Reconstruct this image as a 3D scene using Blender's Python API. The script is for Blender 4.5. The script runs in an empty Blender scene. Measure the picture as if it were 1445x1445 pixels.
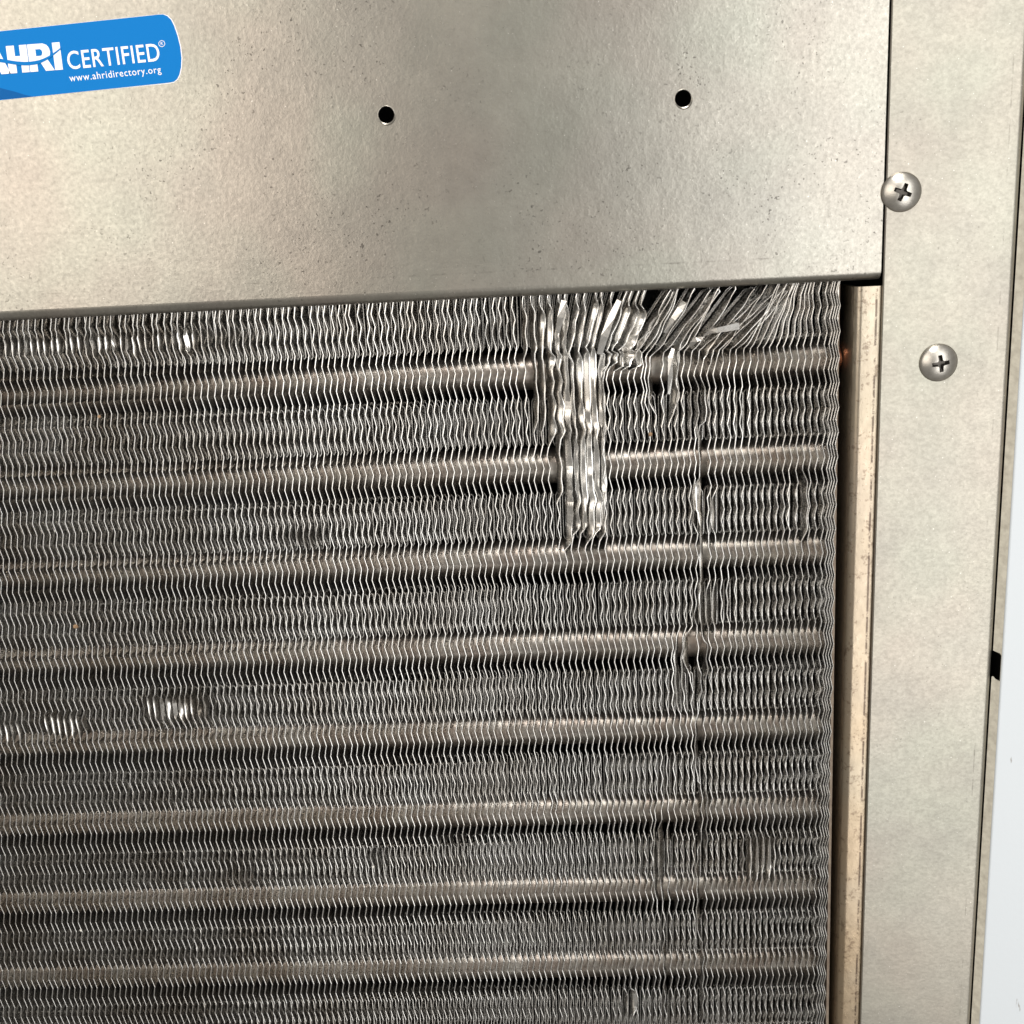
import bpy, bmesh, math, random
import numpy as np
from mathutils import Matrix, Vector

random.seed(7); RNG = np.random.default_rng(7)
sc = bpy.context.scene
COL = sc.collection
MM = 0.001

# ------------------------------------------------------------------ camera
CAM_P = np.array([-78.127, -282.414, 17.757])           # mm
CAM_R = np.array([[0.99806164, 0.03807731, -0.04922479],   # image right
                  [-0.03823206, -0.24896098, -0.96775862], # image down
                  [-0.04910469, 0.96776472, -0.24702263]]) # forward
FPX, CPX = 1600.0, 722.5
cd = bpy.data.cameras.new('camera'); cam = bpy.data.objects.new('camera', cd); COL.objects.link(cam)
m = Matrix.Identity(4)
for r in range(3):
    m[r][0] = CAM_R[0][r]; m[r][1] = -CAM_R[1][r]; m[r][2] = -CAM_R[2][r]; m[r][3] = CAM_P[r] * MM
cam.matrix_world = m
cd.sensor_width = 36; cd.sensor_fit = 'HORIZONTAL'; cd.lens = 36 * FPX / 1445
cd.clip_start = 0.005; cd.clip_end = 50
sc.camera = cam

def px(u, v, Y=0.0):
    """photo pixel -> point (mm) on the plane at depth Y that the thing touches"""
    d = np.array([(u - CPX) / FPX, (v - CPX) / FPX, 1.0]) @ CAM_R
    t = (Y - CAM_P[1]) / d[1]
    return CAM_P + d * t

# ------------------------------------------------------------------ world + lamps
w = bpy.data.worlds.new('World'); sc.world = w; w.use_nodes = True
bg = w.node_tree.nodes['Background']; bg.inputs[0].default_value = (1.0, 0.95, 0.87, 1); bg.inputs[1].default_value = 0.24

def area(name, loc, target, size, power, col, sy=None):
    ld = bpy.data.lights.new(name, 'AREA'); ld.energy = power; ld.color = col
    ld.shape = 'RECTANGLE'; ld.size = size; ld.size_y = sy or size
    o = bpy.data.objects.new(name, ld); COL.objects.link(o); o.location = loc
    o.rotation_euler = (Vector(target) - Vector(loc)).to_track_quat('-Z', 'Y').to_euler()
    return o
area('window_light', (0.39, -0.95, -0.07), (-0.05, 0, -0.05), 0.62, 8.3, (1.0, 0.985, 0.955), 1.60)
area('ceiling_light', (-0.10, -0.55, 0.85), (-0.10, 0, -0.10), 0.18, 8.0, (1.0, 0.96, 0.90), 0.5)
area('room_light', (-0.70, -0.90, 0.20), (-0.12, 0, -0.05), 0.7, 3.9, (1.0, 0.92, 0.82))

vs = sc.view_settings
vs.view_transform = 'Standard'; vs.look = 'None'; vs.exposure = 0.06; vs.gamma = 1.0; vs.use_curve_mapping = False
sc.render.engine = 'CYCLES'; sc.cycles.max_bounces = 8; sc.cycles.glossy_bounces = 6; sc.cycles.diffuse_bounces = 4

# ------------------------------------------------------------------ material helpers
class NB:
    def __init__(s, name):
        s.m = bpy.data.materials.new(name); s.m.use_nodes = True
        s.t = s.m.node_tree; s.b = s.t.nodes['Principled BSDF']
        s.co = s.t.nodes.new('ShaderNodeTexCoord').outputs['Object']
    def n(s, typ, **kw):
        o = s.t.nodes.new(typ)
        for k, v in kw.items(): setattr(o, k, v)
        return o
    def inp(s, sock, v):
        if hasattr(v, 'is_linked') or isinstance(v, bpy.types.NodeSocket): s.t.links.new(v, sock)
        else: sock.default_value = v
    def math(s, op, a, b=None, c=None):
        o = s.n('ShaderNodeMath', operation=op)
        s.inp(o.inputs[0], a)
        if b is not None: s.inp(o.inputs[1], b)
        if c is not None: s.inp(o.inputs[2], c)
        return o.outputs[0]
    def noise(s, scale, detail=2, rough=.5, vec=None, stretch=None, off=0):
        v = vec or s.co
        mp = s.n('ShaderNodeMapping'); s.inp(mp.inputs['Vector'], v)
        mp.inputs['Scale'].default_value = stretch or (1, 1, 1); mp.inputs['Location'].default_value = (off, off * 1.7, off * .3)
        o = s.n('ShaderNodeTexNoise'); s.inp(o.inputs['Vector'], mp.outputs[0])
        o.inputs['Scale'].default_value = scale; o.inputs['Detail'].default_value = detail; o.inputs['Roughness'].default_value = rough
        return o.outputs['Fac']
    def ramp(s, fac, a, b, lo=0.0, hi=1.0):
        o = s.n('ShaderNodeMapRange'); s.inp(o.inputs[0], fac)
        for i, v in zip((1, 2, 3, 4), (a, b, lo, hi)): o.inputs[i].default_value = v
        return o.outputs[0]
    def mix(s, fac, a, b, mode='MIX'):
        o = s.n('ShaderNodeMix', data_type='RGBA', blend_type=mode)
        s.inp(o.inputs[0], fac)
        for sk, v in ((o.inputs[6], a), (o.inputs[7], b)):
            if isinstance(v, tuple): sk.default_value = (*v, 1) if len(v) == 3 else v
            else: s.t.links.new(v, sk)
        return o.outputs[2]
    def xyz(s):
        o = s.n('ShaderNodeSeparateXYZ'); s.inp(o.inputs[0], s.co); return o.outputs
    def bump(s, h, strength, dist):
        o = s.n('ShaderNodeBump'); s.inp(o.inputs['Height'], h)
        o.inputs['Strength'].default_value = strength; o.inputs['Distance'].default_value = dist
        s.t.links.new(o.outputs[0], s.b.inputs['Normal']); return o
    def out(s, col=None, rough=None, metal=None, spec=None):
        for k, v in (('Base Color', col), ('Roughness', rough), ('Metallic', metal), ('Specular IOR Level', spec)):
            if v is None: continue
            if isinstance(v, tuple): v = (*v, 1)
            s.inp(s.b.inputs[k], v)
        return s.m

def line_mask(nb, coord, at, width):
    d = nb.math('ABSOLUTE', nb.math('SUBTRACT', coord, at))
    return nb.ramp(d, width * .5, width * 1.3, 1, 0)

def galvanised(name, base, grain, streak, dash=None, sheen_and_wear=None, speck=.6, mott=1.0, relief=.21, gloss=0.0):
    nb = NB(name); X, Y, Z = nb.xyz()
    big = nb.noise(18, 2); big2 = nb.noise(30, 2, off=3.1)
    mid = nb.noise(260, 3, .6, stretch=streak); fine = nb.noise(grain, 3, .65, stretch=streak, off=1.3)
    c = nb.mix(nb.ramp(big, .35, .65), base, tuple(np.array(base) * (1.04, .975, .96)))
    c = nb.mix(nb.ramp(big2, .42, .68, 0, .7), c, tuple(np.array(base) * (.95, 1.0, .97)))
    c = nb.mix(nb.ramp(fine, .3, .7, .16 * mott, 0), c, (.10, .095, .085))
    c = nb.mix(nb.ramp(mid, .35, .65, .06 * mott, 0), c, (.16, .14, .12))
    # cloudy oxide and a few pale rub marks
    c = nb.mix(nb.ramp(nb.noise(34, 4, .65, off=7.7), .40, .66, 0, .26), c, (.20, .185, .175))
    rub = nb.ramp(nb.noise(160, 2, .5, stretch=(3.2, 1, .22), off=11), .75, .80, 0, .18)
    c = nb.mix(rub, c, (.85, .83, .78))
    spark = nb.ramp(nb.noise(1900, 0, .5, off=3.9), .81, .84, 0, .45)
    c = nb.mix(spark, c, (.95, .93, .88))
    # dark pits in the zinc, gathered in loose clusters
    pits = nb.ramp(nb.noise(1150, 1, .5, off=6.7), .685, .73)
    where = nb.ramp(nb.noise(55, 2, off=2.2), .44, .64)
    c = nb.mix(nb.math('MULTIPLY', nb.math('MULTIPLY', pits, where), speck), c, (.03, .027, .025))
    if dash:
        axis, at, wd = dash
        br = nb.ramp(nb.noise(130, 4, .8, off=9.0), .50, .66)
        c = nb.mix(nb.math('MULTIPLY', nb.math('MULTIPLY', line_mask(nb, (X, Y, Z)[axis], at, wd), br), .38), c, (.06, .05, .045))
    if sheen_and_wear:
        c = sheen_and_wear(nb, c, X, Z)
    h = nb.math('ADD', nb.math('MULTIPLY', fine, .6), nb.math('MULTIPLY', mid, .8))
    nb.bump(h, relief, .00030)
    # bright zinc sparkles
    rg = nb.ramp(fine, .3, .7, .34 + gloss, .27 + gloss)
    return nb.out(c, rg, .92)

M = {}
M['panel'] = galvanised('galvanised_panel', (.48, .467, .42), 1000, (1, 1, 1), (2, .0063, .00022), mott=1.9)
M['strip'] = galvanised('galvanised_strip', (.46, .440, .385), 1300, (.85, 1, 1.1), (0, .0279, .00018), speck=.25, mott=1.2, relief=.15, gloss=.10)
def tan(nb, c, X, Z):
    k = nb.math('MULTIPLY', nb.ramp(nb.noise(40, 3, off=4), .3, .65, .5, 1.0), nb.ramp(Z, -.20, -.02, .95, .30))  # warm reflection painted into the base colour, stronger towards the bottom
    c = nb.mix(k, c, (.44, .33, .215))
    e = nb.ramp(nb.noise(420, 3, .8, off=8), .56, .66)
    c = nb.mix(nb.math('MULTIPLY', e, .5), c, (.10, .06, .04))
    # broken dark scrape along the outer third of the face
    br = nb.ramp(nb.noise(260, 4, .8, off=5.0), .42, .52)
    return nb.mix(nb.math('MULTIPLY', nb.math('MULTIPLY', line_mask(nb, X, -.0011, .0003), br), .75), c, (.05, .03, .025))
M['bracket'] = galvanised('tan_sheen_bracket', (.50, .455, .375), 700, (1, 1, .6), sheen_and_wear=tan, speck=.6)

def simple(name, col, rough, metal, spec=None, nscale=None, namt=.2, bump=0, bscale=None, dark=(.03, .03, .03)):
    nb = NB(name); c = col
    if nscale: c = nb.mix(nb.ramp(nb.noise(nscale, 4, .6), .35, .7, 0, namt), col, dark)
    if bump: nb.bump(nb.noise(bscale or 500, 3, .6), bump, .0003)
    return nb.out(c, rough, metal, spec)
def fin_mat():
    nb = NB('fin_aluminium')
    dirt = nb.noise(70, 3, .6); fine = nb.noise(900, 2, .5, stretch=(1, .3, 1))
    c = nb.mix(nb.ramp(dirt, .4, .7, 0, .45), (.84, .83, .81), (.52, .46, .39))
    nb.bump(nb.noise(330, 2, .5, off=4.4, stretch=(1, 1, .5)), .07, .00025)
    return nb.out(c, nb.ramp(fine, .3, .7, .23, .29), 1.0)
M['fin'] = fin_mat()
M['tube'] = simple('tube_collar', (.44, .42, .39), .38, .9, None, 220, .5, .15, 400, (.22, .13, .09))
M['copper'] = simple('copper_end', (.50, .20, .11), .40, .9, None, 300, .4)
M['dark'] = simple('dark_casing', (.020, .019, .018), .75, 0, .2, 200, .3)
M['foam'] = simple('black_foam', (.010, .010, .010), .95, 0, .1, 900, .4, .9, 1500)
M['endplate'] = simple('end_plate', (.36, .30, .24), .5, .7, None, 350, .5, .2, 500, (.10, .06, .04))
M['screw'] = simple('screw_steel', (.60, .575, .53), .34, 1.0, None, 900, .25, .08, 2500, (.2, .18, .15))
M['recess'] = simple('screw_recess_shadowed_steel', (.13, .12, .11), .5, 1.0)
def white_mat():
    nb = NB('white_enamel')
    s = nb.ramp(nb.noise(240, 3, .75, stretch=(1, 1, .35), off=2), .70, .75, 0, .8)
    c = nb.mix(s, (.60, .645, .69), (.18, .15, .12))
    nb.bump(nb.noise(700, 2), .08, .0003)
    return nb.out(c, .38, 0)
M['white'] = white_mat()
M['flange'] = simple('shaded_white_enamel', (.66, .63, .54), .45, 0, None, 500, .35, .08, 900, (.12, .09, .06))  # beige stands for shade on the white sheet's fold, put into the colour
M['blue'] = simple('sticker_blue', (.0, .175, .53), .5, 0, .15)
M['deepblue'] = simple('sticker_deep_blue', (.0, .10, .34), .5, 0, .15)
M['print'] = simple('sticker_white', (.86, .86, .88), .4, 0)
M['lint'] = simple('lint', (.75, .73, .68), .8, 0)
M['crumb'] = simple('dirt_crumb', (.33, .21, .12), .8, 0)

# ------------------------------------------------------------------ object helpers
def mesh_obj(name, verts, faces, mat, parent=None, smooth=False):
    me = bpy.data.meshes.new(name); me.from_pydata([tuple(v) for v in verts], [], faces); me.update()
    me.materials.append(mat)
    if smooth: me.polygons.foreach_set('use_smooth', [True] * len(me.polygons))
    o = bpy.data.objects.new(name, me); COL.objects.link(o)
    if parent: o.parent = parent; o.location = -parent.location
    return o
def bm_obj(name, bm, mat, parent=None, smooth=False):
    me = bpy.data.meshes.new(name); bm.normal_update(); bm.to_mesh(me); bm.free(); me.materials.append(mat)
    if smooth: me.polygons.foreach_set('use_smooth', [True] * len(me.polygons))
    o = bpy.data.objects.new(name, me); COL.objects.link(o)
    if parent: o.parent = parent; o.location = -parent.location
    return o
def tag(o, label, cat=None, group=None, kind=None):
    o['label'] = label
    if cat: o['category'] = cat
    if group: o['group'] = group
    if kind: o['kind'] = kind
    return o
def empty(name, loc):
    o = bpy.data.objects.new(name, None); COL.objects.link(o); o.location = Vector(loc) * MM; o.empty_display_size = .01; return o
def box(bm, x0, x1, y0, y1, z0, z1):
    v = [bm.verts.new((x * MM, y * MM, z * MM)) for x in (x0, x1) for y in (y0, y1) for z in (z0, z1)]
    for f in ((0, 1, 3, 2), (4, 6, 7, 5), (0, 4, 5, 1), (2, 3, 7, 6), (0, 2, 6, 4), (1, 5, 7, 3)): bm.faces.new([v[i] for i in f])
def profile_sheet(bm, prof, axis, a0, a1, thick, nseg=1):
    """sheet metal: an open 2D profile (u, y) with thickness, swept along Z (axis 2) or X (axis 0) from a0 to a1"""
    P = np.array(prof, float); n = len(P); T = np.zeros_like(P)
    T[1:-1] = P[2:] - P[:-2]; T[0] = P[1] - P[0]; T[-1] = P[-1] - P[-2]
    T /= np.linalg.norm(T, axis=1)[:, None]
    N = np.c_[-T[:, 1], T[:, 0]] * thick
    ring = np.vstack([P, (P + N)[::-1]])
    rings = []
    for a in np.linspace(a0, a1, nseg + 1):
        rr = []
        for u, y in ring:
            rr.append(bm.verts.new((u * MM, y * MM, a * MM) if axis == 2 else (a * MM, y * MM, u * MM)))
        rings.append(rr)
    k = len(ring)
    for A, B in zip(rings[:-1], rings[1:]):
        for i in range(k): bm.faces.new((A[i], A[(i + 1) % k], B[(i + 1) % k], B[i]))
    for R_ in (rings[0], rings[-1]):
        for i in range(n - 1): bm.faces.new((R_[i], R_[i + 1], R_[k - 2 - i], R_[k - 1 - i]))
    bmesh.ops.recalc_face_normals(bm, faces=bm.faces)
def arc(cx, cy, r, a0, a1, n):
    return [(cx + r * math.cos(math.radians(a)), cy + r * math.sin(math.radians(a))) for a in np.linspace(a0, a1, n)]
def auto_smooth(o, ang=35):
    me = o.data
    me.polygons.foreach_set('use_smooth', [True] * len(me.polygons))
    bm = bmesh.new(); bm.from_mesh(me)
    for e in bm.edges:
        e.smooth = len(e.link_faces) == 2 and e.calc_face_angle(0) < math.radians(ang)
    bm.to_mesh(me); bm.free()
def curve_plate(splines, extrude, bevel=0):
    """2D filled outline with holes -> list of verts (x, y, z) and faces, metres"""
    cu = bpy.data.curves.new('outline', 'CURVE'); cu.dimensions = '2D'; cu.fill_mode = 'BOTH'; cu.extrude = extrude; cu.bevel_depth = bevel; cu.bevel_resolution = 1
    for pts in splines:
        s = cu.splines.new('POLY'); s.points.add(len(pts) - 1); s.use_cyclic_u = True
        for p, q in zip(s.points, pts): p.co = (q[0], q[1], 0, 1)
    o = bpy.data.objects.new('outline', cu); COL.objects.link(o)
    dg = bpy.context.evaluated_depsgraph_get(); dg.update()
    me = bpy.data.meshes.new_from_object(o.evaluated_get(dg))
    V = [tuple(v.co) for v in me.vertices]; F = [tuple(p.vertices) for p in me.polygons]
    bpy.data.objects.remove(o); bpy.data.curves.remove(cu); bpy.data.meshes.remove(me)
    return V, F

# ------------------------------------------------------------------ upper panel
def upper_panel():
    holes = [(-117.48, 43.95), (-47.48, 43.9)]
    L, Rr, B0, T0 = -300.0, -0.5, 2.6, 110.0
    sp = [[(L, B0), (Rr, B0), (Rr, T0), (L, T0)]]
    for hx, hz in holes:
        sp.append([(hx + 1.95 * math.cos(a), hz + 1.95 * math.sin(a)) for a in np.linspace(0, 2 * math.pi, 40, endpoint=False)])
    sp = [[(a * MM, b * MM) for a, b in s] for s in sp]
    V, F = curve_plate(sp, .6 * MM, 0)
    bm = bmesh.new()
    vs_ = [bm.verts.new((x, (.6 * MM) - z, y)) for x, y, z in V]
    for f in F:
        try: bm.faces.new([vs_[i] for i in f])
        except ValueError: pass
    lip = lambda a: max(0.0, -math.sin(a - .35)) ** 1.5      # burr pulled out along the lower side
    # rolled rim of each punched hole
    for hx, hz in holes:
        prev = None; first = None
        for a in np.linspace(0, 2 * math.pi, 40, endpoint=False):
            ring = [bm.verts.new(((hx + r * math.cos(a)) * MM, y * MM, (hz + r * math.sin(a)) * MM)) for r, y in ((2.10 + .38 * lip(a), -.004), (2.02 + .2 * lip(a), -.03 - .22 * lip(a)), (1.93, .02 - .1 * lip(a)), (1.9, .5))]
            if prev:
                for i in range(3): bm.faces.new((prev[i], ring[i], ring[i + 1], prev[i + 1]))
            else: first = ring
            prev = ring
        for i in range(3): bm.faces.new((prev[i], first[i], first[i + 1], prev[i + 1]))
    bmesh.ops.recalc_face_normals(bm, faces=bm.faces)
    # bend along the bottom and a return flange running back over the coil
    prof = [(2.6, 0.0)] + arc(2.6, 2.6, 2.6, 270, 180, 12)[1:] + [(0.0, 3.1), (0.0, 3.5)]
    profile_sheet(bm, prof, 0, L, Rr, -1.0)
    o = bm_obj('upper_panel', bm, M['panel']); auto_smooth(o, 30)
    tag(o, 'wide mottled galvanised sheet panel with two small punched holes, above the fins', 'metal panel')
    return o
upper_panel()

# ------------------------------------------------------------------ side strip with its screws
strip = empty('side_strip', (15, 0, -215))
tag(strip, 'tall narrow galvanised cover strip held by two cross-head screws', 'metal strip')
SY = -0.45
def strip_sheet():
    bm = bmesh.new()
    r = 1.5
    prof = [(0.0, SY + .9), (0.0, SY + .25), (0.25, SY)] + [(4, SY), (16, SY), (28, SY)] + [(31.2 - r, SY)] + arc(31.2 - r, SY + r, r, 270, 360, 9)[1:] + [(31.2, 9.0)]
    profile_sheet(bm, prof, 2, -245, 112, .8, 1)
    o = bm_obj('cover_sheet', bm, M['strip'], strip); auto_smooth(o, 40)
strip_sheet()

def screw(cx, cz, ang, tilt):
    bm = bmesh.new()
    Rr, H = 4.6, 2.05; n = 64
    prof = [(Rr, 0.0), (Rr + .02, .25), (Rr - .12, .52)]
    sphR = (Rr * Rr + (H - .5) ** 2) / (2 * (H - .5))
    for t in np.linspace(.06, .97, 14):
        r = (Rr - .12) * (1 - t); prof.append((r, .5 + math.sqrt(max(sphR ** 2 - r * r, 0)) - (sphR - (H - .5))))
    rings = [[bm.verts.new((r * math.cos(a) * MM, -h * MM, r * math.sin(a) * MM)) for a in np.linspace(0, 2 * math.pi, n, endpoint=False)] for r, h in prof]
    for A, B in zip(rings[:-1], rings[1:]):
        for i in range(n): bm.faces.new((A[i], A[(i + 1) % n], B[(i + 1) % n], B[i]))
    bm.faces.new(rings[0][::-1]); bm.faces.new(rings[-1])
    bmesh.ops.recalc_face_normals(bm, faces=bm.faces)
    o = bm_obj('screw', bm, M['screw'], strip, True)
    # cross recess: tapered star cutter
    cb = bmesh.new()
    pts = []
    for k in range(4):
        a = math.pi / 2 * k
        for r, da in ((2.85, -.22), (2.85, .22)): pts.append((r, a + da))
        pts.append((1.18, a + math.pi / 4 - .18)); pts.append((1.18, a + math.pi / 4 + .18))
    lo = [cb.verts.new((r * .50 * math.cos(a) * MM, -.55 * MM, r * .50 * math.sin(a) * MM)) for r, a in pts]
    hi = [cb.verts.new((r * 1.06 * math.cos(a) * MM, -3.2 * MM, r * 1.06 * math.sin(a) * MM)) for r, a in pts]
    k = len(pts)
    for i in range(k): cb.faces.new((lo[i], lo[(i + 1) % k], hi[(i + 1) % k], hi[i]))
    cb.faces.new(lo); cb.faces.new(hi[::-1]); bmesh.ops.recalc_face_normals(cb, faces=cb.faces)
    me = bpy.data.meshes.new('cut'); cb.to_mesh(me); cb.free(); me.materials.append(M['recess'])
    c = bpy.data.objects.new('cut', me); COL.objects.link(c)
    o.parent = None; o.location = (0, 0, 0)
    md = o.modifiers.new('cut', 'BOOLEAN'); md.object = c; md.operation = 'DIFFERENCE'; md.solver = 'EXACT'
    try: md.material_mode = 'TRANSFER'
    except Exception: pass
    dg = bpy.context.evaluated_depsgraph_get(); dg.update()
    nm = bpy.data.meshes.new_from_object(o.evaluated_get(dg)); o.modifiers.clear(); o.data = nm
    bpy.data.objects.remove(c)
    auto_smooth(o, 28)
    o.parent = strip
    o.location = Vector((cx * MM, (SY - .02) * MM, cz * MM)) - strip.location
    o.rotation_euler = (tilt[0], ang, tilt[1])
    nm.name = 'screw'
    return o
s1 = screw(3.5, 20.2, math.radians(22), (.03, -.05)); s1['label'] = 'screw overlapping the seam beside the upper panel'
s2 = screw(13.9, -20.6, math.radians(-8), (.02, .02)); s2['label'] = 'lower screw in the middle of the strip'

# ------------------------------------------------------------------ bracket between coil and strip, warm reflection painted into its colour
def bracket():
    bm = bmesh.new(); r = 2.0; x0 = -6.4; yf = 1.0
    prof = [(x0, 30.0), (x0, 12.0), (x0, yf + r)] + arc(x0 + r, yf + r, r, 180, 270, 10)[1:] + [(-2.2, yf), (1.2, yf), (6.0, yf)]
    profile_sheet(bm, prof, 2, -245, -1.5, .9, 1)
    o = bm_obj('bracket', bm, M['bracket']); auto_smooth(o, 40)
    tag(o, 'narrow folded metal channel with a painted tan reflection, running between the fins and the strip', 'bracket')
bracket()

# ------------------------------------------------------------------ white painted panel beyond the strip
def white_panel():
    root = empty('white_panel', (60, 0, -245))
    tag(root, 'white painted cabinet panel with a black notch in its folded edge', 'cabinet panel')
    xr, yf, r = 33.2, -1.6, .55
    bm = bmesh.new()
    profile_sheet(bm, [(xr, yf + r)] + arc(xr + r, yf + r, r, 180, 270, 10)[1:] + [(48, yf), (95, yf)], 2, -245, 112, .9)
    o = bm_obj('front_sheet', bm, M['white'], root); auto_smooth(o, 40)
    # folded-back edge with a punched notch: outline in (y, z)
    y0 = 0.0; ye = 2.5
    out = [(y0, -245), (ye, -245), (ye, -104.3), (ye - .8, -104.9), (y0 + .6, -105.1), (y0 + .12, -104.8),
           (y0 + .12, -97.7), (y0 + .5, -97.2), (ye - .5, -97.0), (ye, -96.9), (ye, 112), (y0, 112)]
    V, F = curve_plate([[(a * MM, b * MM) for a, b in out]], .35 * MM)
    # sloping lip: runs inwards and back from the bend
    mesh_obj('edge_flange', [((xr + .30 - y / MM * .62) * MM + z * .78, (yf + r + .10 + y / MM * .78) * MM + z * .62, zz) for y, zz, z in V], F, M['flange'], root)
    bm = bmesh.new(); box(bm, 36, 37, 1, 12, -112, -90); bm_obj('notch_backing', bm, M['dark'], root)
white_panel()

# ------------------------------------------------------------------ sticker
def sticker():
    root = empty('sticker', tuple(px(120, 141, 0)))
    tag(root, 'blue rounded certification sticker with white lettering on the metal panel', 'sticker')
    Z5 = 1445 / 280
    def q(u, v, y): return tuple(px(u / Z5, v / Z5, y) * MM)
    def plate(name, pts, y, mat, parent=root, th=.05):
        P = [px(u / Z5, v / Z5, 0) for u, v in pts]
        V, F = curve_plate([[(a[0] * MM, a[2] * MM) for a in P]], th * MM * .5)
        VV = [(x, y * MM + z, zz) for x, zz, z in V]
        return mesh_obj(name, VV, F, mat, parent)
    def outline(k):
        """rounded right end; k = inset in zoom px"""
        L = -520
        t = k * .3
        top = [(L, 282 + t), (0, 226 + t), (600, 163 + t), (1150, 105 + t)]
        corner = [(1190 - k * .2, 103 + t), (1222 - k * .5, 112 + k * .7), (1252 - k * .8, 140 + k * .6), (1275 - k, 185 + k * .3), (1300 - k, 260), (1320 - k, 340), (1329 - k, 420), (1326 - k, 490), (1314 - k, 545 - k * .3), (1296 - k * .8, 580 - k * .6), (1268 - k * .3, 602 - k), (1225, 610 - k)]
        bot = [(600, 670 - t), (0, 732 - t), (L, 782 - t)]
        return top + corner + bot
    plate('border', outline(0), -.03, M['print'])
    plate('blue_field', outline(7), -.09, M['blue'])
    plate('dark_swoosh', [(-515, 520), (-300, 560), (-100, 608), (0, 640), (110, 668), (180, 690), (238, 704), (0, 722), (-515, 768)], -.15, M['deepblue'])
    def quadmap(V, quad):
        V = np.array(V); mn = V.min(0); mx = V.max(0)
        s = (V[:, 0] - mn[0]) / (mx[0] - mn[0]); t = (V[:, 1] - mn[1]) / (mx[1] - mn[1])
        TL, TR, BR, BL = [np.array(a, float) for a in quad]
        return ((1 - s) * t)[:, None] * TL + (s * t)[:, None] * TR + (s * (1 - t))[:, None] * BR + ((1 - s) * (1 - t))[:, None] * BL
    def text(name, body, quad, y, weight, mat, space=1.0):
        cu = bpy.data.curves.new(name, 'FONT'); cu.body = body; cu.offset = weight; cu.space_character = space; cu.resolution_u = 4
        o = bpy.data.objects.new(name, cu); COL.objects.link(o)
        dg = bpy.context.evaluated_depsgraph_get(); dg.update()
        me = bpy.data.meshes.new_from_object(o.evaluated_get(dg))
        V = [(v.co.x, v.co.y) for v in me.vertices]; F = [tuple(p.vertices) for p in me.polygons]
        bpy.data.objects.remove(o); bpy.data.curves.remove(cu)
        UV = quadmap(V, quad)
        return mesh_obj(name, [q(u, v, y) for u, v in UV], F, mat, root)
    text('lettering', 'CERTIFIED', [(480, 374), (1150, 313), (1170, 444), (500, 508)], -.15, .008, M['print'], 1.06)
    text('web_address', 'www.ahridirectory.org', [(500, 542), (1165, 480), (1180, 545), (512, 612)], -.15, .004, M['print'], 1.12)
    text('registered_mark', 'R', [(1169, 307), (1186, 305), (1188, 328), (1171, 330)], -.15, .0, M['print'])
    # ring round the mark
    ring = []
    for rr in (24, 20): ring += [q(1178 + rr * math.cos(a), 318 + rr * math.sin(a), -.15) for a in np.linspace(0, 2 * math.pi, 24, endpoint=False)]
    mesh_obj('registered_ring', ring, [(i, (i + 1) % 24, 24 + (i + 1) % 24, 24 + i) for i in range(24)], M['print'], root)
    # heavy AHRI letters; baseline frame: u along the word, v up (zoom px), slight back-slant from the perspective
    def fr(u, v): return (u - .13 * v + 25 * 1.0, 528 - .075 * (u - 160) - v)
    def glyph(name, polys):
        for P in polys: plate(name, [fr(*p) for p in P], -.15, M['print'])
    # A (mostly out of frame), H, R, I
    H0 = 200
    glyph('letter_a', [[(-165, 0), (-100, 0), (-82, 45), (-30, 45), (-12, 0), (55, 0), (-20, H0), (-92, H0)]])
    glyph('letter_h', [[(45, 0), (103, 0), (103, 78), (140, 78), (140, 0), (194, 0), (194, H0), (140, H0), (140, 122), (103, 122), (103, H0), (45, H0)]])
    glyph('letter_r', [[(199, 0), (256, 0), (256, 70), (278, 70), (312, 0), (376, 0), (334, 82), (352, 100), (360, 135), (354, 165), (338, 188), (310, H0), (199, H0)]])
    glyph('letter_i', [[(380, 0), (436, 0), (436, H0), (380, H0)]])
    # blue counters and the wave cut through the word
    plate('counter', [fr(*p) for p in [(256, 112), (290, 112), (300, 122), (303, 138), (298, 152), (288, 160), (256, 160)]], -.21, M['blue'])
    up, dn = [], []
    for u in np.linspace(-140, 445, 26):
        c = 88 - 26 * math.sin((u - 40) / 400 * math.pi * 1.25) + (.00065 * max(u - 250, 0) ** 2) * 2.0
        hw = 13 - 8 * max(0, (u - 250) / 195)
        up.append(fr(u, c + hw)); dn.append(fr(u, c - hw))
    plate('wave_cut', up + dn[::-1], -.21, M['blue'])
sticker()

# ------------------------------------------------------------------ the coil
coil = empty('heat_exchanger_coil', (-120, 20, -240))
tag(coil, 'aluminium finned coil with wavy fins, some bent and crushed under the panel', 'coil')
YF = 4.0            # front edge of the fins
PITCH_T = 25.4; ZT0 = -20.3     # first tube centre height
TUBE_Y = YF + 11.2
TR = 4.85
FIN_TOP, FIN_BOT = 3.5, -238.0
WAVE = PITCH_T / 4; ZK = ZT0 + 1.6       # a right-hand kink sits here
AMP = .36; TH = .245

def sstep(a, b, x):
    t = np.clip((x - a) / (b - a), 0, 1); return t * t * (3 - 2 * t)
def win(x, a, b, s):
    return sstep(a - s, a + s, x) * (1 - sstep(b - s, b + s, x))
def PX(u, v):
    P = px(u, v, YF); return P[0], P[2]

ZH, _ = PX(900, 500)[1], 0      # height at which the top fins were bent over
# lean of the bent-over tops as a function of the fin's place (photo px at the bend line)
LEAN_U = [735, 752, 775, 800, 850, 900, 950, 1005, 1040, 1070, 1100, 1130, 1150]
LEAN_A = [0, 3, 7, 10, 21, 30, 35, 36, 32, 24, 15, 6, 0]
LEAN_X = [PX(u, 500)[0] for u in LEAN_U]

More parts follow.
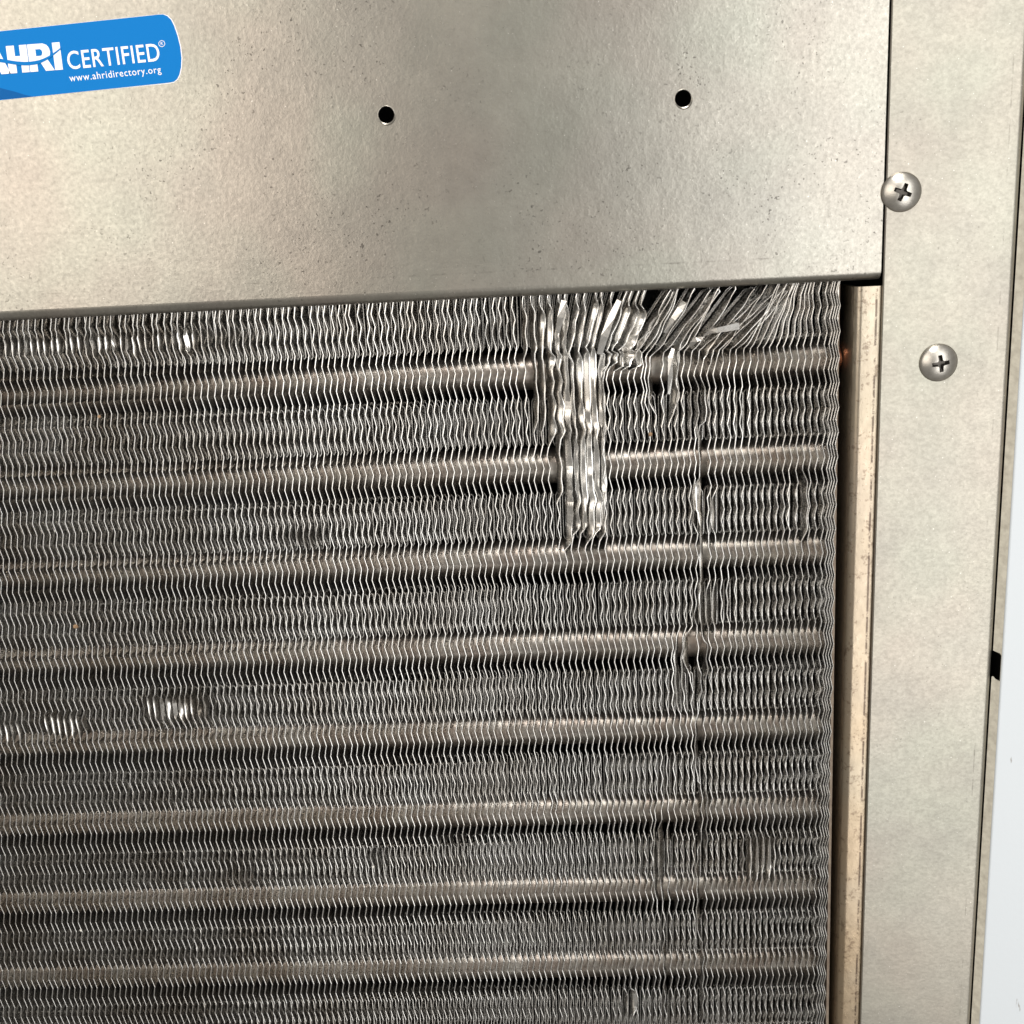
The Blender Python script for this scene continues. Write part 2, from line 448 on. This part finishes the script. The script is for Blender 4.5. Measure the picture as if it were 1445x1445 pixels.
# local dents: (u, v, half width px, half height px, fold angle deg, sideways push mm, hinge depth mm, softness)
DENTS = [
    # crushed column under the bend, wide at the top and narrowing down
    (806, 556, 40, 62, 62, 0.5, 2.2, .25), (815, 655, 31, 52, 64, 0.5, 2.2, .25), (819, 724, 27, 32, 60, 0.5, 2.1, .25),
    (862, 508, 30, 11, 52, 0.8, 2.2, .3),
    (768, 548, 20, 55, 40, 0.2, 2.2, .5),
    (795, 464, 55, 34, 56, 0.0, 2.0, .4),
    (868, 465, 20, 30, 54, 0.0, 1.9, .4),
    (965, 458, 95, 45, 16, 0, 3.2, .4),
    # spread pair showing the tube
    (945, 530, 7, 45, 50, 1.0, 2.4, .5), (921, 540, 6, 40, -14, -0.9, 2.6, .5),
    # thin broken crease running down the right
    (990, 712, 7, 32, -60, -.2, 1.8, .4), (993, 800, 4, 60, -40, 0, 1.2, .6), (1007, 728, 6, 26, -46, -.1, 1.6, .4),
    (1000, 856, 15, 34, -44, .2, 1.7, .6), (1024, 850, 12, 36, -20, .1, 1.7, .6),
    (962, 955, 10, 46, -34, -.4, 1.4, .6), (978, 922, 6, 28, -30, -.8, 2.2, .6), (989, 930, 5, 40, 10, .8, 2.4, .6),
    (988, 640, 5, 40, -26, -.1, 1.8, .6), (984, 1060, 5, 50, -22, -.2, 1.8, .6), (990, 1150, 5, 45, 18, .3, 1.8, .6),
    (986, 1260, 5, 60, -24, -.2, 1.8, .6), (990, 1390, 5, 60, 16, .3, 1.8, .6), (985, 580, 12, 30, 20, .3, 2.0, .6),
    (1118, 705, 4, 40, -8, -.35, 2.2, .4), (1130, 705, 4, 40, 12, .75, 2.2, .4),
    (1072, 1212, 20, 24, 44, .0, 1.5, .5),
    (936, 1225, 10, 58, -36, -.1, 1.8, .5), (944, 1090, 8, 50, -18, 0, 1.6, .6), (940, 1370, 7, 60, -20, .1, 1.8, .5),
    (888, 1412, 5, 16, 50, .2, 1.8, .4), (1000, 495, 16, 14, 34, .2, 2.0, .5), (1045, 565, 14, 46, -14, 0, 1.6, .6),
    # bright glints on the left
    (248, 1000, 38, 13, -58, -.05, 1.5, .6), (90, 1024, 24, 12, -50, -.05, .9, .6), (15, 1035, 14, 12, -40, 0, .9, .6),
    (150, 484, 150, 10, -42, 0, 1.0, .6), (128, 488, 9, 14, -40, 0, 1.2, .6), (192, 484, 8, 14, -44, 0, 1.2, .6), (262, 478, 12, 14, -42, 0, 1.2, .6),
    (532, 1212, 12, 14, -16, -.1, 1.6, .6), (700, 470, 30, 16, -14, 0, 1.2, .6), (430, 760, 24, 12, -16, 0, 1.0, .6), (640, 1190, 18, 12, -16, 0, 1.0, .6), (340, 1240, 20, 12, -18, 0, 1.0, .6),
]
DW = []
for (u, v, hu, hv, th, push, hd, soft) in DENTS:
    c = PX(u, v); l = PX(u - hu, v); r_ = PX(u + hu, v); t_ = PX(u, v - hv); b_ = PX(u, v + hv)
    DW.append((l[0], r_[0], b_[1], t_[1], math.radians(th), push, hd, soft, (r_[0] - l[0]) / 2, (t_[1] - b_[1]) / 2))

COLS = np.array([0.0, .55, 1.1, 1.7, 2.4, 3.2, 4.4, 6.2, 8.5, 12.0, 22.0])
NS = 5                                          # columns 0..NS have two faces, behind that one sheet
rows_up = np.arange(0, 400) * (WAVE / 6)
ZR = ZK + np.concatenate([-(rows_up[::-1]), rows_up[1:]])
ZR = ZR[(ZR < FIN_TOP) & (ZR > FIN_BOT)]
ZR = ZR[::-1]
PH = (ZR - ZK) / WAVE
TRI = 1 - 4 * np.abs(PH - np.round(PH))         # +1 at right kinks, -1 at left kinks

KNOT_Z = np.arange(FIN_BOT, FIN_TOP + 4, 3.3)
def fin_points(X0, d, z, tri, fseed, top_jit):
    """centre-surface point of a fin at depth d (array) and height z (array): returns x, y, z (mm)"""
    D, Zg = np.meshgrid(d, z); Tg = np.repeat(tri[:, None], len(d), 1)
    lean = math.tan(math.radians(np.interp(X0, LEAN_X, LEAN_A) * fseed['lean']))
    hz = np.clip(Zg - ZH, 0, None)
    up = sstep(0, 3.0, Zg - ZH)
    wd = 1 - sstep(6.0, 21.0, D)
    straight = 1 - np.clip(abs(lean) * 2.2, 0, .85) * up
    amp = AMP * (1 - .85 * sstep(2.0, 6.0, D)) * straight
    x = X0 + amp * Tg * fseed['amp']
    # the bend: tops lie over to the right and so reach less high
    x = x + lean * hz * wd
    Zo = Zg - (1 - math.cos(math.atan(lean))) * hz * wd * 1.0
    # slow waviness of each fin
    for k, (a, f_, p_) in enumerate(fseed['w']):
        x = x + a * np.sin(Zg * f_ + p_) * (1 - sstep(4, 12, D))
    # dents
    th = np.zeros_like(D); hd = np.full_like(D, 2.0)
    for jj, (xl, xr, zb, zt, t0, push, h_, soft, hw, hh) in enumerate(DW):
        if X0 < xl - hw * 1.2 - .4 or X0 > xr + hw * 1.2 + .4: continue
        wx = win(np.array([X0]), xl, xr, max(hw * soft, .25))[0]
        if wx <= .01: continue
        jz = fseed['jz'][jj] * min(hh * .16, 1.5)
        wz = win(Zg, zb + jz, zt + jz * .6, hh * min(soft, .55))
        k = wx * wz
        nz = np.interp(Zg, KNOT_Z, fseed['n'])
        shared = .5 * np.sin(Zg * .9 + X0 * .35) + .5 * np.sin(Zg * .37 - X0 * .6 + 1.3)
        crink = 1 + fseed['c'] * .13 + .22 * nz + .13 * shared
        tk = t0 * k * crink
        th = np.where(np.abs(tk) > np.abs(th), tk, th)
        x = x - .95 * amp * Tg * np.clip(k * abs(t0) * 1.3, 0, 1) * (1 - sstep(h_ * 1.3, h_ * 2.6, D))
        x = x + push * k * (1 - sstep(2.0, 9.0, D))
        hd = np.where(k > .3, h_, hd)
    th = np.clip(th, -1.25, 1.30)
    arm = np.clip(hd - D, 0, None)
    x = x + arm * np.sin(th)
    y = YF + D + arm * (1 - np.cos(th))
    return x, y, Zo, th

def fin_mesh(i, X0):
    rs = np.random.default_rng(1000 + i)
    near_top = np.interp(X0, [PX(735, 500)[0], PX(760, 500)[0], PX(1100, 500)[0], PX(1150, 500)[0]], [0, 1, 1, 0])
    fs = dict(lean=1 + rs.normal(0, .12) * near_top, amp=1 + rs.normal(0, .05), c=rs.normal(0, 1), n=rs.normal(0, 1, len(KNOT_Z)), jz=rs.normal(0, 1, len(DW)),
              w=[(rs.normal(0, .085), 2 * math.pi / 60, rs.uniform(0, 6)), (rs.normal(0, .028), 2 * math.pi / 17, rs.uniform(0, 6))])
    z = ZR.copy(); tri = TRI
    keep = z < FIN_TOP - abs(rs.normal(0, .5)) - near_top * abs(rs.normal(0, .8)); z = z[keep]; tri = tri[keep]
    n = len(z); nc = len(COLS)
    # irregular pairs at the very top left, where the comb touched the fins
    x, y, zz, th = fin_points(X0, COLS, z, tri, fs, 0)
    toplean = rs.normal(0, .30) * (1 - near_top)
    x = x + toplean * sstep(ZT0 + 8, FIN_TOP, zz) * (1 - sstep(2, 8, np.repeat(COLS[None], n, 0)))
    # local sideways direction for thickness
    dx = np.gradient(x, axis=1); dy = np.gradient(y, axis=1); ln = np.sqrt(dx * dx + dy * dy)
    nx, ny = dy / ln, -dx / ln
    h = TH / 2
    A = np.stack([x[:, :NS + 1] + nx[:, :NS + 1] * h, y[:, :NS + 1] + ny[:, :NS + 1] * h, zz[:, :NS + 1]], -1)
    Bv = np.stack([x[:, :NS + 1] - nx[:, :NS + 1] * h, y[:, :NS + 1] - ny[:, :NS + 1] * h, zz[:, :NS + 1]], -1)
    # crest of the sheared edge, between the two faces
    tx, ty = dx[:, 0] / ln[:, 0], dy[:, 0] / ln[:, 0]
    def edge_pt(side, fwd): return np.stack([x[:, 0] + nx[:, 0] * side - tx * fwd, y[:, 0] + ny[:, 0] * side - ty * fwd, zz[:, 0]], -1)
    E1, E2, E3 = edge_pt(h * .65, .021), edge_pt(0, .042), edge_pt(-h * .65, .021)
    S = np.stack([x[:, NS:], y[:, NS:], zz[:, NS:]], -1)
    na = NS + 1; ns = nc - NS
    V = np.concatenate([A.reshape(-1, 3), Bv.reshape(-1, 3), E1, E2, E3, S.reshape(-1, 3)])
    oB = n * na; oC = 2 * n * na; oS = oC + 3 * n
    def grid(off, w):
        r, c = np.meshgrid(np.arange(n - 1), np.arange(w - 1), indexing='ij'); a = off + r * w + c
        return np.stack([a, a + 1, a + w + 1, a + w], -1).reshape(-1, 4)
    r = np.arange(n - 1)
    chain = [r * na, oC + r, oC + n + r, oC + 2 * n + r, oB + r * na]
    chain2 = [(r + 1) * na, oC + r + 1, oC + n + r + 1, oC + 2 * n + r + 1, oB + (r + 1) * na]
    caps = np.concatenate([np.stack([chain[q_ + 1], chain[q_], chain2[q_], chain2[q_ + 1]], -1) for q_ in range(4)])
    F = np.concatenate([grid(0, na), grid(oB, na)[:, ::-1], caps, grid(oS, ns)])
    # lanced strips raised from the fin between the tubes
    LV, LF = [], []
    base = len(V)
    for k in range(-1, 9):
        zc = ZT0 - PITCH_T * k
        z1, z0 = zc - 6.3, zc - PITCH_T + 6.4
        if k == -1: z1 = 2.5
        z0 = max(z0, FIN_BOT + 1)
        extra = ((4.6, 5.4, .95), (6.8, 7.6, -.95)) if k == -1 and near_top > .3 else ()
        for d0, d1, off in ((3.5, 5.0, .62), (5.8, 7.6, -.55), (8.4, 10.0, .6)) + extra:
            zs = np.array([z1, z1 - 1.0, z0 + .7, z0])
            zs = np.array([z1 + rs.normal(0, .12), z1 - .8, *np.linspace(z1 - 3, z0 + 3, 2), z0 + .8, z0 + rs.normal(0, .12)])
            of = np.array([off * .15, off, off, off, off, off * .15])
            for side, (dd) in enumerate(((d0, d1),)):
                X_, Y_, Z_, _t = fin_points(X0, np.array(dd), zs, np.zeros(len(zs)), fs, 0)
                q = len(LV)
                for j in range(len(zs)):
                    for e in range(2):
                        for sg in (-1, 1): LV.append((X_[j, e] + of[j] + sg * .07, Y_[j, e], Z_[j, e]))
                for j in range(len(zs) - 1):
                    a = base + q + j * 4
                    LF += [(a, a + 1, a + 5, a + 4), (a + 2, a, a + 4, a + 6), (a + 1, a + 3, a + 7, a + 5)]
    V = np.concatenate([V, np.array(LV)]) * MM
    bent = (np.abs(th[:-1, :NS]) > .12).reshape(-1) & (rs.random() < .75)
    smf = np.zeros(len(F) + len(LF), bool); smf[:len(bent)] = bent; smf[len(bent):2 * len(bent)] = bent
    F = np.concatenate([F, np.array(LF)])
    me = bpy.data.meshes.new('fin')
    me.vertices.add(len(V)); me.vertices.foreach_set('co', V.astype(np.float32).ravel())
    me.loops.add(F.size); me.loops.foreach_set('vertex_index', F.astype(np.int32).ravel())
    me.polygons.add(len(F)); me.polygons.foreach_set('loop_start', np.arange(0, F.size, 4, dtype=np.int32))
    try: me.polygons.foreach_set('loop_total', np.full(len(F), 4, np.int32))
    except Exception: pass
    me.update(calc_edges=True); me.polygons.foreach_set('use_smooth', smf)
    me.materials.append(M['fin'])
    return me

# fin positions, from the bunched right end towards the left
xs = [-9.3, -9.95, -10.6, -11.3, -12.5]
xr = xs[-1]
while xr > -272:
    f_ = np.interp(xr, [-60, -12], [1.765, 1.70])
    xr -= f_ * (1 + RNG.normal(0, .05)); xs.append(xr)
for i, X0 in enumerate(xs):
    me = fin_mesh(i, X0)
    o = bpy.data.objects.new('fin', me); COL.objects.link(o); o.parent = coil; o.location = -coil.location

# tubes through the fins
def tube(zc, k):
    bm = bmesh.new(); n = 28
    stations = [-275, -150, -60, -9.5, -8.2]
    rings = [[bm.verts.new((x * MM, (TUBE_Y + TR * math.cos(a)) * MM, (zc + TR * math.sin(a)) * MM)) for a in np.linspace(0, 2 * math.pi, n, endpoint=False)] for x in stations]
    for A, B in zip(rings[:-1], rings[1:]):
        for i in range(n): bm.faces.new((A[i], A[(i + 1) % n], B[(i + 1) % n], B[i]))
    bm.faces.new(rings[0]); bm.faces.new(rings[-1][::-1]); bmesh.ops.recalc_face_normals(bm, faces=bm.faces)
    o = bm_obj('tube', bm, M['tube'], coil); auto_smooth(o, 50)
    if k: return
    # copper return bend stub past the last fin
    bm = bmesh.new(); r2 = 4.2; R2 = []
    for t in np.linspace(0, 90, 7):
        a0 = math.radians(t); cxx = -8.2 + 1.6 * math.sin(a0)
        R2.append([bm.verts.new((cxx * MM, (TUBE_Y + r2 * math.cos(t0) * math.cos(a0 * .0)) * MM, (zc + r2 * math.cos(a0 * .55) * math.sin(t0)) * MM)) for t0 in np.linspace(0, 2 * math.pi, n, endpoint=False)])
    for A, B in zip(R2[:-1], R2[1:]):
        for i in range(n): bm.faces.new((A[i], A[(i + 1) % n], B[(i + 1) % n], B[i]))
    bm.faces.new(R2[-1][::-1]); bmesh.ops.recalc_face_normals(bm, faces=bm.faces)
    e = bm_obj('tube_end', bm, M['copper'], coil, True)
for k in range(9): tube(ZT0 - PITCH_T * k, k)

# end plate behind the last fins, showing as the coil leans away at the bottom
bm = bmesh.new()
v = [(-9.0, 8.0, 0), (-8.3, 8.0, 0), (-8.3, 26, 0), (-9.0, 26, 0)]
lo_ = [bm.verts.new(((x + .9) * MM, (y - 2.6) * MM, -240 * MM)) for x, y, _ in v]
hi_ = [bm.verts.new((x * MM, y * MM, -1 * MM)) for x, y, _ in v]
for i in range(4): bm.faces.new((lo_[i], lo_[(i + 1) % 4], hi_[(i + 1) % 4], hi_[i]))
bm.faces.new(lo_); bm.faces.new(hi_[::-1]); bmesh.ops.recalc_face_normals(bm, faces=bm.faces)
bm_obj('end_plate', bm, M['endplate'], coil)

# dark box added round the coil to keep light from leaking in
bm = bmesh.new()
box(bm, -310, 60, 34, 35.5, -250, 115)
box(bm, -310, -308.5, 1.2, 34, -250, 115)
box(bm, 58, 60, 3, 34, -250, 115)
box(bm, -308.5, 58, 1.5, 34, 113, 115)
box(bm, -308.5, 58, 3, 34, -250, -248)
bm_obj('light_blocking_casing', bm, M['dark'], coil)

# lumpy black foam seal under the panel
bm = bmesh.new(); nx_, ny_ = 330, 8
g = []
for i in range(nx_ + 1):
    row = []
    for j in range(ny_ + 1):
        t = j / ny_
        X_ = -275 + 266 * i / nx_
        Y_ = 13.5 + RNG.normal(0, .35) + 1.5 * (t - .5) ** 2
        Z_ = -.4 - 5.2 * t + RNG.normal(0, .35)
        row.append(bm.verts.new((X_ * MM, Y_ * MM, Z_ * MM)))
    row2 = [bm.verts.new((row[-1].co.x, 26 * MM, row[-1].co.z))]
    g.append(row + row2)
for A, B in zip(g[:-1], g[1:]):
    for j in range(len(A) - 1): bm.faces.new((A[j], A[j + 1], B[j + 1], B[j]))
bmesh.ops.recalc_face_normals(bm, faces=bm.faces)
bm_obj('foam_seal', bm, M['foam'], coil)

# torn tabs of fin metal lying over the bent tops
def ribbon(name, pts, width, y, mat, parent, th=.15, tw=0.0):
    bm = bmesh.new(); P = [px(u, v, y + dy) for u, v, dy in pts]; n = len(P); prev = None
    for i, p in enumerate(P):
        t = P[min(i + 1, n - 1)] - P[max(i - 1, 0)]; t /= np.linalg.norm(t)
        nn = np.array([-t[2], 0, t[0]]); a = tw * i / max(n - 1, 1)
        wv = nn * math.cos(a) + np.array([0, 1, 0]) * math.sin(a); hv = np.cross(t, wv)
        c = [bm.verts.new(tuple((p + wv * su * width[i] / 2 + hv * sv * th / 2) * MM)) for su, sv in ((-1, -1), (1, -1), (1, 1), (-1, 1))]
        if prev:
            for k in range(4): bm.faces.new((prev[k], prev[(k + 1) % 4], c[(k + 1) % 4], c[k]))
        else: bm.faces.new(c)
        prev = c
    bm.faces.new(prev[::-1]); bmesh.ops.recalc_face_normals(bm, faces=bm.faces)
    return bm_obj(name, bm, mat, parent, False)
ribbon('torn_tab', [(993, 474, 1.0), (1002, 468, .2), (1012, 466, -.3), (1028, 463, -.5), (1043, 460, -.7)], [.6, 1.0, 1.3, 1.5, 1.7], 2.6, M['fin'], coil)
ribbon('torn_tab', [(975, 491, 1.4), (977, 484, .4), (983, 479, -.2), (990, 478, -.2), (996, 482, .3)], [1.5, 1.5, 1.3, 1.2, .8], 2.8, M['fin'], coil, tw=1.0)
ribbon('torn_tab', [(944, 556, .6), (946, 530, -.2), (946, 505, .1), (950, 492, .9)], [.7, 1.2, 1.3, .8], 3.2, M['fin'], coil, tw=.3)
ribbon('torn_tab', [(846, 500, .6), (853, 475, -.3), (863, 447, -.5), (874, 424, -.2)], [1.4, 1.9, 1.7, 1.3], 3.4, M['fin'], coil, tw=.35)
ribbon('torn_tab', [(938, 470, .8), (950, 450, -.2), (960, 436, -.3), (966, 426, .1)], [.8, 1.3, 1.6, 1.5], 3.2, M['fin'], coil, tw=.6)
ribbon('torn_tab', [(787, 470, .6), (791, 448, -.1), (796, 424, .2)], [1.1, 1.6, 1.4], 3.4, M['fin'], coil, tw=.2)

# lint and crumbs caught on the fin edges
def crumb(name, u, v, r, mat):
    bm = bmesh.new(); bmesh.ops.create_icosphere(bm, subdivisions=1, radius=r * MM)
    P = px(u, v, YF - r * .4) * MM
    for q_ in bm.verts: q_.co = q_.co * (1 + random.uniform(-.25, .25)) + Vector(P)
    return bm_obj(name, bm, mat, coil)
for u, v, r, mt in ((527, 1223, .38, 'lint'), (114, 1313, .38, 'lint'), (107, 884, .8, 'crumb'), (918, 613, .55, 'crumb'), (140, 588, .45, 'crumb')):
    crumb('crumb' if mt == 'crumb' else 'lint_speck', u, v, r, M[mt])
